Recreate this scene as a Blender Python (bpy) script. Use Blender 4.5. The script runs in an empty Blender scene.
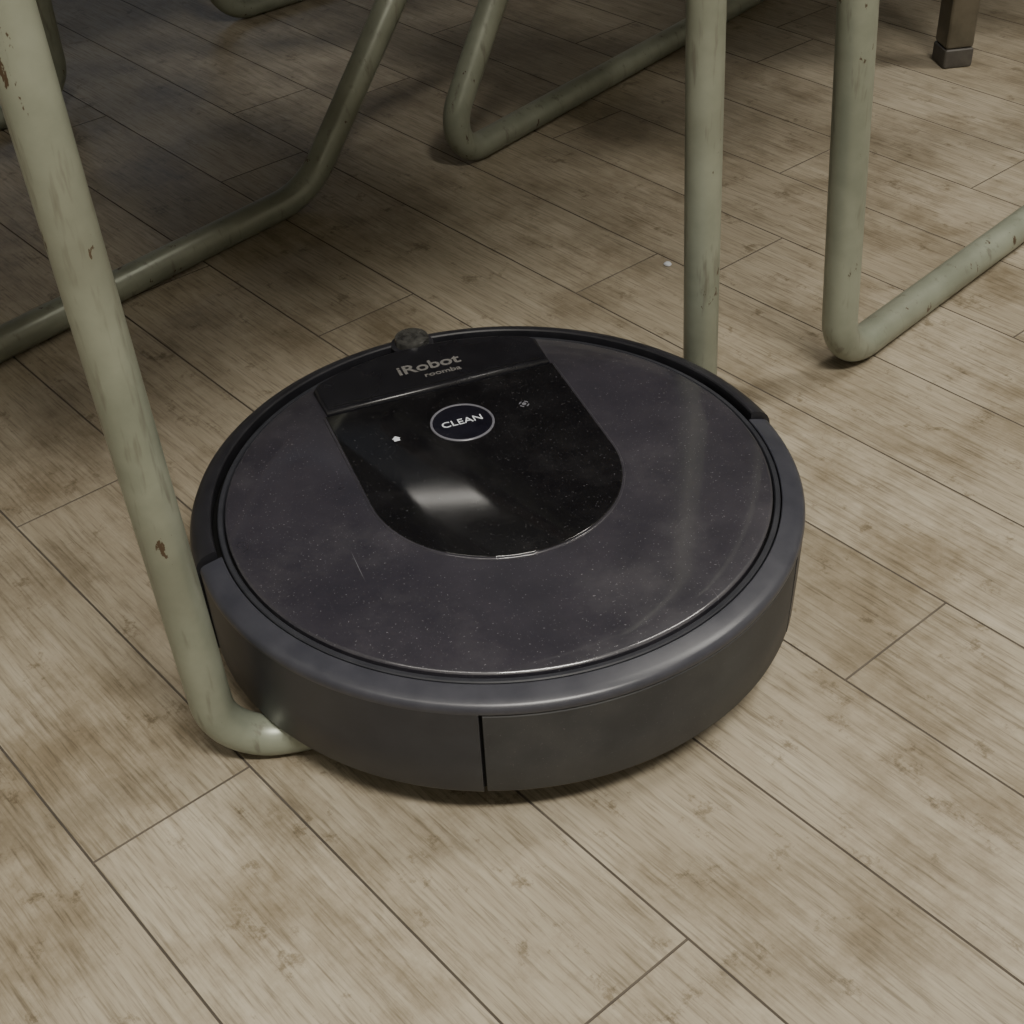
import bpy, bmesh, math, random
from mathutils import Matrix, Vector
random.seed(4)
COL=bpy.context.collection
# ------------------------------------------------------------------ helpers
def new_mat(name):
    m=bpy.data.materials.new(name); m.use_nodes=True
    nt=m.node_tree; b=nt.nodes["Principled BSDF"]
    return m,nt,b
def N(nt,t,**kw):
    n=nt.nodes.new(t)
    for k,v in kw.items(): setattr(n,k,v)
    return n
def ramp(nt,stops,src):
    r=N(nt,"ShaderNodeValToRGB"); e=r.color_ramp.elements
    while len(e)<len(stops): e.new(.5)
    for el,(p,c) in zip(e,stops):
        el.position=p; el.color=(c,c,c,1) if isinstance(c,(int,float)) else (*c,1)
    nt.links.new(src,r.inputs[0]); return r.outputs[0]
def noise(nt,vec,scale,detail=4,rough=.55):
    n=N(nt,"ShaderNodeTexNoise"); n.inputs["Scale"].default_value=scale
    n.inputs["Detail"].default_value=detail; n.inputs["Roughness"].default_value=rough
    if vec is not None: nt.links.new(vec,n.inputs["Vector"])
    return n.outputs["Fac"]
def mapping(nt,src,scale=(1,1,1),rot=(0,0,0)):
    m=N(nt,"ShaderNodeMapping"); m.inputs["Scale"].default_value=scale; m.inputs["Rotation"].default_value=rot
    nt.links.new(src,m.inputs["Vector"]); return m.outputs[0]
def mix(nt,fac,a,b,mode='MIX'):
    m=N(nt,"ShaderNodeMix",data_type='RGBA',blend_type=mode)
    for sock,v in ((m.inputs[0],fac),(m.inputs[6],a),(m.inputs[7],b)):
        if isinstance(v,(int,float)): sock.default_value=v
        elif isinstance(v,tuple): sock.default_value=(*v,1)
        else: nt.links.new(v,sock)
    return m.outputs[2]
def bump(nt,b,h,strength,dist=.001):
    n=N(nt,"ShaderNodeBump"); n.inputs["Strength"].default_value=strength; n.inputs["Distance"].default_value=dist
    nt.links.new(h,n.inputs["Height"]); nt.links.new(n.outputs[0],b.inputs["Normal"])
def objco(nt): return N(nt,"ShaderNodeTexCoord").outputs["Object"]
def finish(name,bm,mat,parent=None,angle=35,smooth=True,flattop=False):
    bmesh.ops.remove_doubles(bm,verts=bm.verts,dist=1e-6)
    bmesh.ops.recalc_face_normals(bm,faces=bm.faces)
    for f in bm.faces: f.smooth=smooth and not (flattop and len(f.verts)>4)
    lim=math.radians(angle)
    for e in bm.edges:
        if len(e.link_faces)==2 and e.calc_face_angle(0)>lim: e.smooth=False
    me=bpy.data.meshes.new(name); bm.to_mesh(me); bm.free()
    o=bpy.data.objects.new(name,me); COL.objects.link(o)
    if mat: me.materials.append(mat)
    if parent: o.parent=parent
    return o
def empty(name,loc=(0,0,0),rz=0):
    e=bpy.data.objects.new(name,None); COL.objects.link(e); e.location=loc; e.rotation_euler[2]=rz
    e.empty_display_size=.05; return e
def revolve(name,prof,mat,parent,a0=0,a1=360,n=160,c=(0,0),closed=True):
    bm=bmesh.new(); full=abs(a1-a0)>=360
    steps=max(3,int(n*abs(a1-a0)/360)); rings=[]
    for i in range(steps if full else steps+1):
        a=math.radians(a0+(a1-a0)*i/steps)
        rings.append([bm.verts.new((c[0]+r*math.cos(a),c[1]+r*math.sin(a),z)) for r,z in prof])
    m=len(prof); R=len(rings)
    for i in range(R if full else R-1):
        A,B=rings[i],rings[(i+1)%R]
        for j in range(m if closed else m-1):
            k=(j+1)%m
            vs=[A[j],B[j],B[k],A[k]]
            try: bm.faces.new(vs)
            except ValueError: pass
    if not full and closed:
        bm.faces.new(rings[0]); bm.faces.new(rings[-1])
    bmesh.ops.remove_doubles(bm,verts=bm.verts,dist=1e-6)
    return finish(name,bm,mat,parent)
def prism(name,out,z0,z1,mat,parent,bev=.0006):
    bm=bmesh.new(); n=len(out)
    def off(d):
        r=[]
        for i in range(n):
            p0,p1,p2=Vector(out[i-1]),Vector(out[i]),Vector(out[(i+1)%n])
            t=((p1-p0).normalized()+(p2-p1).normalized()).normalized(); nn=Vector((-t.y,t.x))
            cs=max(.4,abs(nn.dot(Vector((-(p1-p0).normalized().y,(p1-p0).normalized().x)))))
            r.append(p1+nn*d/cs)
        return r
    L=[[bm.verts.new((p[0],p[1],z)) for p in pts] for pts,z in ((out,z0),(out,z1-bev),(off(bev*.35),z1-bev*.3),(off(bev),z1))]
    for a,b in zip(L[:-1],L[1:]):
        for i in range(n): bm.faces.new((a[i],a[(i+1)%n],b[(i+1)%n],b[i]))
    bm.faces.new(L[-1]); bm.faces.new(list(reversed(L[0])))
    return finish(name,bm,mat,parent,angle=50,flattop=True)
def fillet(pts,rads):
    out=[Vector(pts[0])]
    for i in range(1,len(pts)-1):
        p0,p,p2=Vector(pts[i-1]),Vector(pts[i]),Vector(pts[i+1]); r=rads[i-1]
        a=(p0-p).normalized(); b=(p2-p).normalized(); ang=a.angle(b)
        if r<=0 or ang>3.1: out.append(p); continue
        t=r/math.tan(ang/2); c=p+(a+b).normalized()*(r/math.sin(ang/2))
        s=p+a*t-c; e=p+b*t-c; tot=s.angle(e); k=max(4,int(tot/0.09))
        ax=s.cross(e).normalized()
        for j in range(k+1): out.append(c+Matrix.Rotation(tot*j/k,3,ax)@s)
    out.append(Vector(pts[-1])); return out
def tube(name,pts,rads,r,mat,parent,seg=28):
    path=fillet(pts,rads); bm=bmesh.new(); rings=[]
    T=[(path[min(i+1,len(path)-1)]-path[max(i-1,0)]).normalized() for i in range(len(path))]
    nrm=T[0].orthogonal().normalized()
    for i,p in enumerate(path):
        if i: nrm=(nrm-T[i]*nrm.dot(T[i])).normalized()
        b=T[i].cross(nrm)
        rings.append([bm.verts.new(p+(nrm*math.cos(2*math.pi*k/seg)+b*math.sin(2*math.pi*k/seg))*r) for k in range(seg)])
    for A,B in zip(rings[:-1],rings[1:]):
        for k in range(seg): bm.faces.new((A[k],A[(k+1)%seg],B[(k+1)%seg],B[k]))
    bm.faces.new(rings[0]); bm.faces.new(rings[-1])
    return finish(name,bm,mat,parent,angle=60)
def box(name,c,s,mat,parent=None,rz=0,bev=.0):
    bm=bmesh.new(); bmesh.ops.create_cube(bm,size=1)
    for v in bm.verts: v.co=Vector((v.co.x*s[0],v.co.y*s[1],v.co.z*s[2]))
    if bev: bmesh.ops.bevel(bm,geom=bm.edges[:],offset=bev,segments=3,affect='EDGES',profile=.6)
    M=Matrix.Translation(c)@Matrix.Rotation(rz,4,'Z')
    bmesh.ops.transform(bm,matrix=M,verts=bm.verts)
    return finish(name,bm,mat,parent)
# ------------------------------------------------------------------ materials
mfl,nt,b=new_mat("worn_wood_vinyl")
co=objco(nt); at=N(nt,"ShaderNodeAttribute",attribute_name="plank")
sep=N(nt,"ShaderNodeSeparateColor"); nt.links.new(at.outputs["Color"],sep.inputs[0])
comb=N(nt,"ShaderNodeCombineXYZ")
mul=N(nt,"ShaderNodeMath",operation='MULTIPLY'); mul.inputs[1].default_value=37.; nt.links.new(sep.outputs[0],mul.inputs[0])
nt.links.new(mul.outputs[0],comb.inputs[0]); nt.links.new(mul.outputs[0],comb.inputs[2])
add=N(nt,"ShaderNodeVectorMath",operation='ADD'); nt.links.new(co,add.inputs[0]); nt.links.new(comb.outputs[0],add.inputs[1])
pv=add.outputs[0]
g1=noise(nt,mapping(nt,pv,(9,130,1)),1.0,6,.7)
g2=noise(nt,mapping(nt,pv,(30,560,1)),1.0,3,.65)
g3=noise(nt,mapping(nt,pv,(4.0,18,1)),1.0,5,.6)
big=noise(nt,co,2.2,4,.6)
c1=ramp(nt,[(.28,(.305,.268,.202)),(.5,(.378,.338,.262)),(.72,(.436,.396,.316))],g1)
c2=mix(nt,.9,c1,ramp(nt,[(.30,(.50,.475,.44)),(.50,(.90,.89,.875)),(.70,(1.0,1.0,1.0))],g2),'MULTIPLY')
c3=mix(nt,.6,c2,ramp(nt,[(.3,(.76,.74,.70)),(.6,(1,1,1))],g3),'MULTIPLY')
tint=ramp(nt,[(0,(.87,.86,.84)),(1,(1,1,1))],sep.outputs[1])
c4=mix(nt,1.,c3,tint,'MULTIPLY')
dirt=noise(nt,co,8,8,.72)
c5=mix(nt,1.,c4,ramp(nt,[(.36,(.60,.565,.51)),(.53,(1,1,1))],dirt),'MULTIPLY')
spot=noise(nt,co,40,6,.75)
c5=mix(nt,1.,c5,ramp(nt,[(.34,(.58,.55,.50)),(.42,(1,1,1))],spot),'MULTIPLY')
c6=mix(nt,1.,c5,ramp(nt,[(.3,(.80,.78,.75)),(.62,(1,1,1))],big),'MULTIPLY')
nt.links.new(c6,b.inputs["Base Color"])
nt.links.new(ramp(nt,[(.3,.38),(.7,.56)],dirt),b.inputs["Roughness"])
b.inputs["Specular IOR Level"].default_value=.4
bump(nt,b,g2,.2,.0006)
mgr,nt,b=new_mat("floor_seam_dark"); b.inputs["Roughness"].default_value=.9
nt.links.new(mix(nt,noise(nt,objco(nt),40),(.05,.04,.03),(.13,.11,.085)),b.inputs["Base Color"])
mtb,nt,b=new_mat("grey_green_enamel"); co=objco(nt)
n1=noise(nt,co,18,5,.6); base=ramp(nt,[(.35,(.195,.213,.165)),(.65,(.262,.282,.222))],n1)
chip=noise(nt,mapping(nt,co,(1,1,.45)),75,5,.65)
chipm=ramp(nt,[(.662,0.),(.675,1.)],chip)
scf=noise(nt,mapping(nt,co,(140,140,20)),1,3,.6)
base=mix(nt,ramp(nt,[(.58,0.),(.70,.6)],scf),base,(.11,.10,.075))
grime=noise(nt,co,6,5,.6)
base=mix(nt,ramp(nt,[(.45,0.),(.72,.65)],grime),base,(.12,.118,.085))
nt.links.new(mix(nt,chipm,base,(.07,.045,.025)),b.inputs["Base Color"])
nt.links.new(ramp(nt,[(.3,.30),(.7,.45)],n1),b.inputs["Roughness"]); b.inputs["Metallic"].default_value=.25
bump(nt,b,chipm,-.4,.0004)
def plastic(name,c1,c2,r0,r1,scale=60,spec=.5,speck=0.,coat=0.):
    m,nt,b=new_mat(name); co=objco(nt); n=noise(nt,co,scale,5,.65)
    col=ramp(nt,[(.35,c1),(.7,c2)],n)
    if speck:
        v=noise(nt,co,900,2,.5); col=mix(nt,ramp(nt,[(.67,0.),(.75,speck)],v),col,(.30,.29,.31))
        s=noise(nt,mapping(nt,co,(700,12,1),(0,0,.7)),1,2,.5); col=mix(nt,ramp(nt,[(.75,0.),(.79,speck*.6)],s),col,(.3,.3,.32))
        d=noise(nt,co,11,6,.7); col=mix(nt,ramp(nt,[(.50,0.),(.72,speck*.4)],d),col,(.16,.155,.16))
    nt.links.new(col,b.inputs["Base Color"])
    nt.links.new(ramp(nt,[(.3,r0),(.7,r1)],noise(nt,co,scale*.25,4)),b.inputs["Roughness"])
    b.inputs["Specular IOR Level"].default_value=spec
    if coat:
        b.inputs["Coat Weight"].default_value=coat
        nt.links.new(ramp(nt,[(.35,.04),(.65,.12)],noise(nt,co,14,6,.7)),b.inputs["Coat Roughness"])
    return m
mbody=plastic("charcoal_plastic",(.020,.021,.026),(.028,.029,.035),.34,.46,60,.4)
mrim=plastic("sheen_tinted_rim_plastic",(.028,.029,.038),(.040,.041,.051),.28,.38)  # base colour lightened to stand in for the rim's satin reflection
mbin=plastic("dusty_charcoal_plastic",(.022,.023,.026),(.040,.041,.042),.42,.58,25,.4,.16)
mbump=plastic("bumper_plastic",(.012,.012,.015),(.019,.019,.023),.34,.44,60,.4)
mlid=plastic("lid_plum_grey",(.021,.020,.027),(.031,.029,.037),.26,.38,30,.45,.40,1.0)
mpanel=plastic("gloss_black",(.004,.004,.005),(.008,.008,.009),.035,.075,40,.5,.18)
mplate=plastic("handle_black",(.006,.006,.008),(.010,.010,.013),.22,.32)
mcore=plastic("gap_black",(.003,.003,.003),(.005,.005,.005),.7,.8,60,.2)
mrub=plastic("rubber_black",(.012,.012,.012),(.02,.02,.02),.6,.8)
mfoot=plastic("foot_cap_grey",(.045,.04,.034),(.075,.068,.058),.5,.6)
mring=plastic("button_ring_grey",(.10,.10,.12),(.15,.15,.17),.25,.35)
mbtn=plastic("button_face",(.005,.005,.009),(.010,.010,.016),.12,.2)
mknob=plastic("sensor_smoke",(.015,.015,.015),(.06,.06,.056),.08,.25,160)
mtxt,nt,b=new_mat("print_white")
nt.links.new(mix(nt,noise(nt,objco(nt),300),(.45,.48,.52),(.60,.63,.68)),b.inputs["Base Color"]); b.inputs["Roughness"].default_value=.5
mlogo,nt,b=new_mat("print_grey")
nt.links.new(mix(nt,noise(nt,objco(nt),300),(.10,.098,.095),(.17,.165,.16)),b.inputs["Base Color"]); b.inputs["Roughness"].default_value=.4
def wood(name,ca,cb):
    m,nt,b=new_mat(name); co=objco(nt)
    nt.links.new(ramp(nt,[(.3,ca),(.7,cb)],noise(nt,mapping(nt,co,(6,60,6)),1,5,.6)),b.inputs["Base Color"]); b.inputs["Roughness"].default_value=.45
    return m
mseat=wood("seat_plywood",(.08,.06,.045),(.14,.105,.075))
mleg,nt,b=new_mat("bronze_metal"); nt.links.new(ramp(nt,[(.3,(.12,.108,.082)),(.7,(.20,.18,.14))],noise(nt,objco(nt),30,5)),b.inputs["Base Color"]); b.inputs["Metallic"].default_value=.6; b.inputs["Roughness"].default_value=.4
mwall,nt,b=new_mat("painted_wall"); nt.links.new(mix(nt,noise(nt,objco(nt),3,5),(.30,.29,.26),(.36,.35,.32)),b.inputs["Base Color"]); b.inputs["Roughness"].default_value=.85
mceil,nt,b=new_mat("ceiling_tile"); nt.links.new(mix(nt,noise(nt,objco(nt),60,5),(.50,.50,.48),(.58,.58,.56)),b.inputs["Base Color"]); b.inputs["Roughness"].default_value=.9
mfix,nt,b=new_mat("lamp_housing"); nt.links.new(mix(nt,noise(nt,objco(nt),20),(.7,.7,.7),(.8,.8,.8)),b.inputs["Base Color"])
mglass,nt,b=new_mat("daylight_pane"); b.inputs["Base Color"].default_value=(.3,.36,.45,1)
nt.links.new(mix(nt,noise(nt,objco(nt),2),(.45,.62,.95),(.6,.75,1.)),b.inputs["Emission Color"]); b.inputs["Emission Strength"].default_value=1.0
# ------------------------------------------------------------------ floor of planks
W,LN=.0935,.512; off={-1:-.2,0:.005,1:.237,2:.0,3:.02,4:.18,5:.40,6:-.24,9:-.268}
bm=bmesh.new(); lay=bm.loops.layers.color.new("plank"); g=.0007; zb=-.0010
def quad(vs,col,mi):
    f=bm.faces.new([bm.verts.new(v) for v in vs]); f.material_index=mi
    for l in f.loops: l[lay]=col
for k in range(-34,44):
    v0=-.2805+W*k; v1=v0+W; o0=off.get(k,random.random()*LN)
    for j in range(-8,8):
        u0=o0+LN*j; u1=u0+LN; col=(random.random(),random.random(),0,1)
        a,b_,c,d=(u0+g,v0+g),(u1-g,v0+g),(u1-g,v1-g),(u0+g,v1-g)
        quad([(a[0],a[1],0),(b_[0],b_[1],0),(c[0],c[1],0),(d[0],d[1],0)],col,0)
        P=[(u0,v0),(u1,v0),(u1,v1),(u0,v1)]; Q=[a,b_,c,d]
        for i in range(4):
            n_=(i+1)%4
            quad([(P[i][0],P[i][1],zb),(P[n_][0],P[n_][1],zb),(Q[n_][0],Q[n_][1],0),(Q[i][0],Q[i][1],0)],col,1)
me=bpy.data.meshes.new("floor"); bm.to_mesh(me); bm.free(); me.materials.append(mfl); me.materials.append(mgr)
fo=bpy.data.objects.new("floor",me); COL.objects.link(fo); fo.rotation_euler[2]=-.89182
# ------------------------------------------------------------------ room shell
X0,X1,Y0,Y1,H=-2.3,2.3,-2.3,3.9,2.7
box("wall_back",((X0+X1)/2,Y1+.05,H/2),(X1-X0+.2,.1,H),mwall)
box("wall_front",((X0+X1)/2,Y0-.05,H/2),(X1-X0+.2,.1,H),mwall)
box("wall_left",(X0-.05,(Y0+Y1)/2,H/2),(.1,Y1-Y0,H),mwall)
box("wall_right",(X1+.05,(Y0+Y1)/2,H/2),(.1,Y1-Y0,H),mwall)
box("ceiling",((X0+X1)/2,(Y0+Y1)/2,H+.05),(X1-X0+.2,Y1-Y0+.2,.1),mceil)
wd=empty("window_1",(-1.05,Y1-.01,2.0))
box("pane_1",(-.31,0,0),(.58,.012,1.1),mglass,wd); box("pane_2",(.31,0,0),(.58,.012,1.1),mglass,wd)
for n_,c_,s_ in (("frame_top",(0,-.005,.58),(1.3,.03,.06)),("frame_bottom",(0,-.005,-.58),(1.3,.03,.06)),("frame_left",(-.63,-.005,0),(.06,.03,1.2)),("frame_right",(.63,-.005,0),(.06,.03,1.2)),("mullion",(0,-.005,0),(.05,.03,1.1))):
    box(n_,c_,s_,mfix,wd,bev=.004)
def lamp(x,y,power,sx=1.2,sy=.28):
    e=empty("ceiling_light",(x,y,H-.05))
    box("housing",(0,0,.022),(sx+.06,sy+.06,.05),mfix,e,bev=.008)
    l=bpy.data.lights.new("tube_light","AREA"); l.shape='RECTANGLE'; l.size=sx; l.size_y=sy; l.energy=power; l.color=(1,.955,.87)
    lo=bpy.data.objects.new("tube_light",l); COL.objects.link(lo); lo.parent=e; lo.location=(0,0,-.01)
lamp(.5,-1.4,110); lamp(-.95,-1.0,14); lamp(1.5,.5,38); lamp(.15,3.28,1.3,1.0,.06)
# ------------------------------------------------------------------ robot vacuum
R=empty("robot_vacuum",(-.002,-.001,0),math.radians(18.7))
revolve("chassis_core",[(0,.0235),(.150,.0235),(.163,.0242),(.1668,.027),(.1668,.080),(.1635,.083),(.153,.0855),(0,.0855)],mcore,R,closed=False)
sh=[(.160,.0243),(.1680,.0243),(.1692,.0262),(.1700,.050),(.1706,.0818),(.165,.0818)]
revolve("side_shell_left",sh,mbody,R,180.6,246.3)
revolve("side_shell_right",sh,mbody,R,318.2,359.4)
revolve("dust_bin",[(.160,.0246),(.1678,.0246),(.1690,.0265),(.1698,.050),(.1702,.0798),(.1696,.0805),(.165,.0805)],mbin,R,246.9,317.8)
rim=[(.160,.0818),(.1706,.0818),(.1708,.0830),(.1706,.0845),(.1698,.0860),(.1682,.0871),(.1650,.0881),(.1600,.0894),(.1582,.0898),(.1577,.0895),(.1574,.086)]
revolve("rear_rim",rim,mrim,R,180.6,359.4)
revolve("inner_ring",[(.1530,.0840),(.1568,.0840),(.1568,.0893),(.1562,.0899),(.1542,.0899),(.1537,.0893)],mbody,R)
bp=[(.162,.0245),(.1685,.0245),(.1703,.0265),(.1722,.046),(.1730,.070),(.1732,.0805),(.1726,.0845),(.1710,.0880),(.1685,.0905),(.1655,.0922),(.1622,.0932),(.1606,.0930),(.1600,.0922),(.1598,.086),(.162,.080)]
revolve("front_bumper",bp,mbump,R,0,180,n=200)
lp=[(.1525,.085),(.1525,.0905),(.1519,.0913),(.1508,.0917)]+[(.1508*(1-i/8),.0917+.0005*(1-(1-i/8)**2)) for i in range(1,9)]
revolve("lid",lp,mlid,R,closed=False)
arc=[(.0725*math.cos(math.radians(a)),.006+.0735*math.sin(math.radians(a))) for a in range(0,-181,-5)]
out=([(.0735,.0995)]+arc+[(-.0735,.0995)])[::-1]
prism("panel_trim",[(x*1.018,y if y>.09 else .006+(y-.006)*1.018) for x,y in out],.089,.0926,mlid,R,.0005)
prism("control_panel",out,.089,.0930,mpanel,R,.0007)
a0=math.degrees(math.atan2(.127,.0745))
pl=[(-.072,.1000),(.072,.1000),(.0735,.127)]+[(.1500*math.cos(math.radians(a)),.1500*math.sin(math.radians(a))) for a in [a0+3+(180-2*a0-6)*i/24 for i in range(25)]]+[(-.0735,.127)]
prism("handle_plate",pl,.088,.0955,mplate,R,.0022)
prism("handle_slot",[(-.067,.1035),(.067,.1035),(.067,.1042),(-.067,.1042)],.0950,.09565,mcore,R,.0001)
revolve("sensor_base",[(.0138,.086),(.0138,.0925),(.0130,.0932),(0,.0932)],mbump,R,n=64,c=(0,.1580),closed=False)
revolve("sensor_knob",[(.0110,.088),(.0110,.0965),(.0106,.0976),(.0095,.0983),(0,.0986)],mknob,R,n=64,c=(0,.1580),closed=False)
revolve("button_ring",[(.0192,.0925),(.0192,.0934),(.0189,.0937),(.0180,.0937),(.0177,.0933)],mring,R,n=96,c=(0,.0600),closed=False)
revolve("button",[(.0176,.0925),(.0176,.0934),(0,.0936)],mbtn,R,n=96,c=(0,.0600),closed=False)
def text(name,s,size,x,y,z,mat,shear=0,offs=0.,sx=1.):
    c=bpy.data.curves.new(name,"FONT"); c.body=s; c.size=size; c.align_x='CENTER'; c.align_y='CENTER'; c.extrude=.00008; c.shear=shear; c.offset=offs
    o=bpy.data.objects.new(name+"_c",c); COL.objects.link(o)
    bpy.context.view_layer.update(); dg=bpy.context.evaluated_depsgraph_get()
    me=bpy.data.meshes.new_from_object(o.evaluated_get(dg)); bpy.data.objects.remove(o)
    o=bpy.data.objects.new(name,me); COL.objects.link(o); me.materials.clear(); me.materials.append(mat)
    o.parent=R; o.location=(x,y,z); o.scale=(sx,1,1); return o
text("button_text","CLEAN",.0078,0,.0600,.0938,mtxt,offs=.0,sx=1.05)
text("logo_text","iRobot",.0132,.0,.1240,.0957,mlogo,offs=.00025,sx=1.12)
text("logo_subtext","roomba",.0062,.006,.1138,.0957,mlogo,offs=.0001,sx=1.2)
prism("home_icon",[(-.0428,.0577),(-.0392,.0577),(-.0392,.0600),(-.0384,.0600),(-.041,.0626),(-.0436,.0600),(-.0428,.0600)],.0928,.0932,mtxt,R,.0001)
revolve("spot_icon",[(.0013,.0928),(.0013,.0933),(0,.0933)],mring,R,n=24,c=(.0405,.0632),closed=False)
for i in range(4):
    revolve("spot_dash_%d"%(i+1),[(.0024,.0928),(.0024,.0932),(.0031,.0932),(.0031,.0928)],mring,R,90*i+15,90*i+70,n=48,c=(.0405,.0632))
def wheel(name,x,y,r,w):
    bm=bmesh.new(); bmesh.ops.create_cone(bm,cap_ends=True,segments=40,radius1=r,radius2=r,depth=w)
    bmesh.ops.bevel(bm,geom=[e for e in bm.edges if len(e.link_faces)==2 and e.calc_face_angle(0)>1],offset=.002,segments=2,affect='EDGES')
    bmesh.ops.transform(bm,matrix=Matrix.Translation((x,y,r))@Matrix.Rotation(math.pi/2,4,'Y'),verts=bm.verts)
    finish(name,bm,mrub,R)
wheel("wheel_left",-.112,.0,.020,.018); wheel("wheel_right",.112,.0,.020,.018); wheel("caster",0,.125,.014,.014)
# ------------------------------------------------------------------ chairs
r1=.0112
def seat(parent,s0,s1,p0,p1,z):
    q=1/math.sqrt(2)
    sm,pm=(s0+s1)/2,(p0+p1)/2
    bm=bmesh.new(); nx,ny=16,12; L=(s1-s0); Wd=(p1-p0); top=[];bot=[]
    for i in range(nx+1):
        tr=[];br=[]
        for j in range(ny+1):
            u=(i/nx-.5)*2; v=(j/ny-.5)*2
            k=1-.06*(abs(u)**4*abs(v)**4)
            sx=u*L/2*k; py=v*Wd/2*k; dz=-.008*(1-u*u)*(1-v*v)
            w=Vector(((sm+sx)*q-(pm+py)*q,(sm+sx)*q+(pm+py)*q,z+dz))
            tr.append(bm.verts.new(w+Vector((0,0,.012)))); br.append(bm.verts.new(w))
        top.append(tr); bot.append(br)
    for i in range(nx):
        for j in range(ny):
            bm.faces.new((top[i][j],top[i+1][j],top[i+1][j+1],top[i][j+1])); bm.faces.new((bot[i][j],bot[i][j+1],bot[i+1][j+1],bot[i+1][j]))
    for i in range(nx):
        bm.faces.new((top[i][0],bot[i][0],bot[i+1][0],top[i+1][0])); bm.faces.new((top[i][ny],top[i+1][ny],bot[i+1][ny],bot[i][ny]))
    for j in range(ny):
        bm.faces.new((top[0][j],top[0][j+1],bot[0][j+1],bot[0][j])); bm.faces.new((top[nx][j],bot[nx][j],bot[nx][j+1],top[nx][j+1]))
    finish("seat",bm,mseat,parent)
zs=.452
A=empty("tubular_chair")
tube("frame_near",[(-.1685,-.127,zs),(-.156,-.1135,r1),(-.100,-.106,r1),(.137,.155,r1),(.121,.138,zs)],[.033,.05,.045],r1,mtb,A)
r3=.0128
tube("frame_far",[(-.49,.20,zs),(-.487,.190,r3),(-.160,.545,r3),(.000,.706,.270),(-.19,.56,zs)],[.045,.075,.06],r3,mtb,A)
seat(A,-.24,.25,.02,.54,zs+.002)
tube("cross_rail_1",[(-.1685,-.127,zs-.012),(-.49,.20,zs-.012)],[],.009,mtb,A)
tube("cross_rail_2",[(.121,.138,zs-.012),(-.19,.56,zs-.012)],[],.009,mtb,A)
B=empty("tubular_chair")
r2=.0125
tube("frame_near",[(.216,.200,zs),(.247,.226,r2),(.62,.59,r2),(.62,.59,zs)],[.040,.045],r2,mtb,B)
tube("frame_far",[(.16,.800,zs),(-.044,.580,r2),(.36,1.05,r2),(.36,1.05,zs)],[.034,.045],r2,mtb,B)
seat(B,.315,.82,.0,.52,zs+.002)
tube("cross_rail_1",[(.216,.200,zs-.012),(-.10,.58,zs-.012)],[],.009,mtb,B)
tube("cross_rail_2",[(.62,.59,zs-.012),(.36,1.05,zs-.012)],[],.009,mtb,B)
C=empty("tubular_chair")
tube("frame_near",[(-.80,.50,zs),(-.80,.50,r1),(-.432,.800,r1),(-.432,.800,zs)],[.045,.04],r1,mtb,C)
tube("frame_far",[(-.30,1.035,zs),(-.30,1.020,r1),(.02,1.295,r1),(.02,1.295,zs)],[.045,.045],r1,mtb,C)
tube("cross_rail",[(-.432,.800,zs-.012),(-.30,1.035,zs-.012)],[],.009,mtb,C)
seat(C,-.1,.98,.56,1.25,zs+.002)  # unseen board, enlarged past chair size to shade the floor at upper left
T=empty("side_table")
for i,(x,y) in enumerate(((.492,.800),(1.02,.875),(.42,1.39),(.96,1.46))):
    box("leg_%d"%(i+1),(x,y,.35),(.030,.030,.66),mleg,T,math.radians(8),.004)
    box("foot_%d"%(i+1),(x,y,.010),(.0312,.0312,.020),mfoot,T,math.radians(8),.003)
box("apron",(.722,1.132,.66),(.56,.62,.05),mleg,T,math.radians(8),.004)
box("table_top",(.722,1.132,.70),(.66,.72,.025),mseat,T,math.radians(8),.006)
bm=bmesh.new(); bmesh.ops.create_icosphere(bm,subdivisions=2,radius=.0026)
for v in bm.verts: v.co=Vector((v.co.x*(1+.4*random.random()),v.co.y*(.8+.5*random.random()),v.co.z*.7+.0018))
o=finish("floor_crumb",bm,mtxt); o.location=(.146,.400,0)
# ------------------------------------------------------------------ world + camera
w=bpy.data.worlds.new("World"); bpy.context.scene.world=w; w.use_nodes=True
w.node_tree.nodes["Background"].inputs[0].default_value=(.9,.95,1,1); w.node_tree.nodes["Background"].inputs[1].default_value=.3
f=Vector((.0063,.7834,-.6214)); r=Vector((.9986,-.0379,-.0376)); u=r.cross(f).normalized(); r=f.cross(u).normalized()
cam=bpy.data.cameras.new("camera"); cam.lens=1.42576*1000/1024*36; cam.sensor_width=36; cam.clip_start=.01
o=bpy.data.objects.new("camera",cam); COL.objects.link(o); bpy.context.scene.camera=o; f.normalize()
o.matrix_world=Matrix(((r[0],u[0],-f[0],0),(r[1],u[1],-f[1],-.63983),(r[2],u[2],-f[2],.57524),(0,0,0,1)))
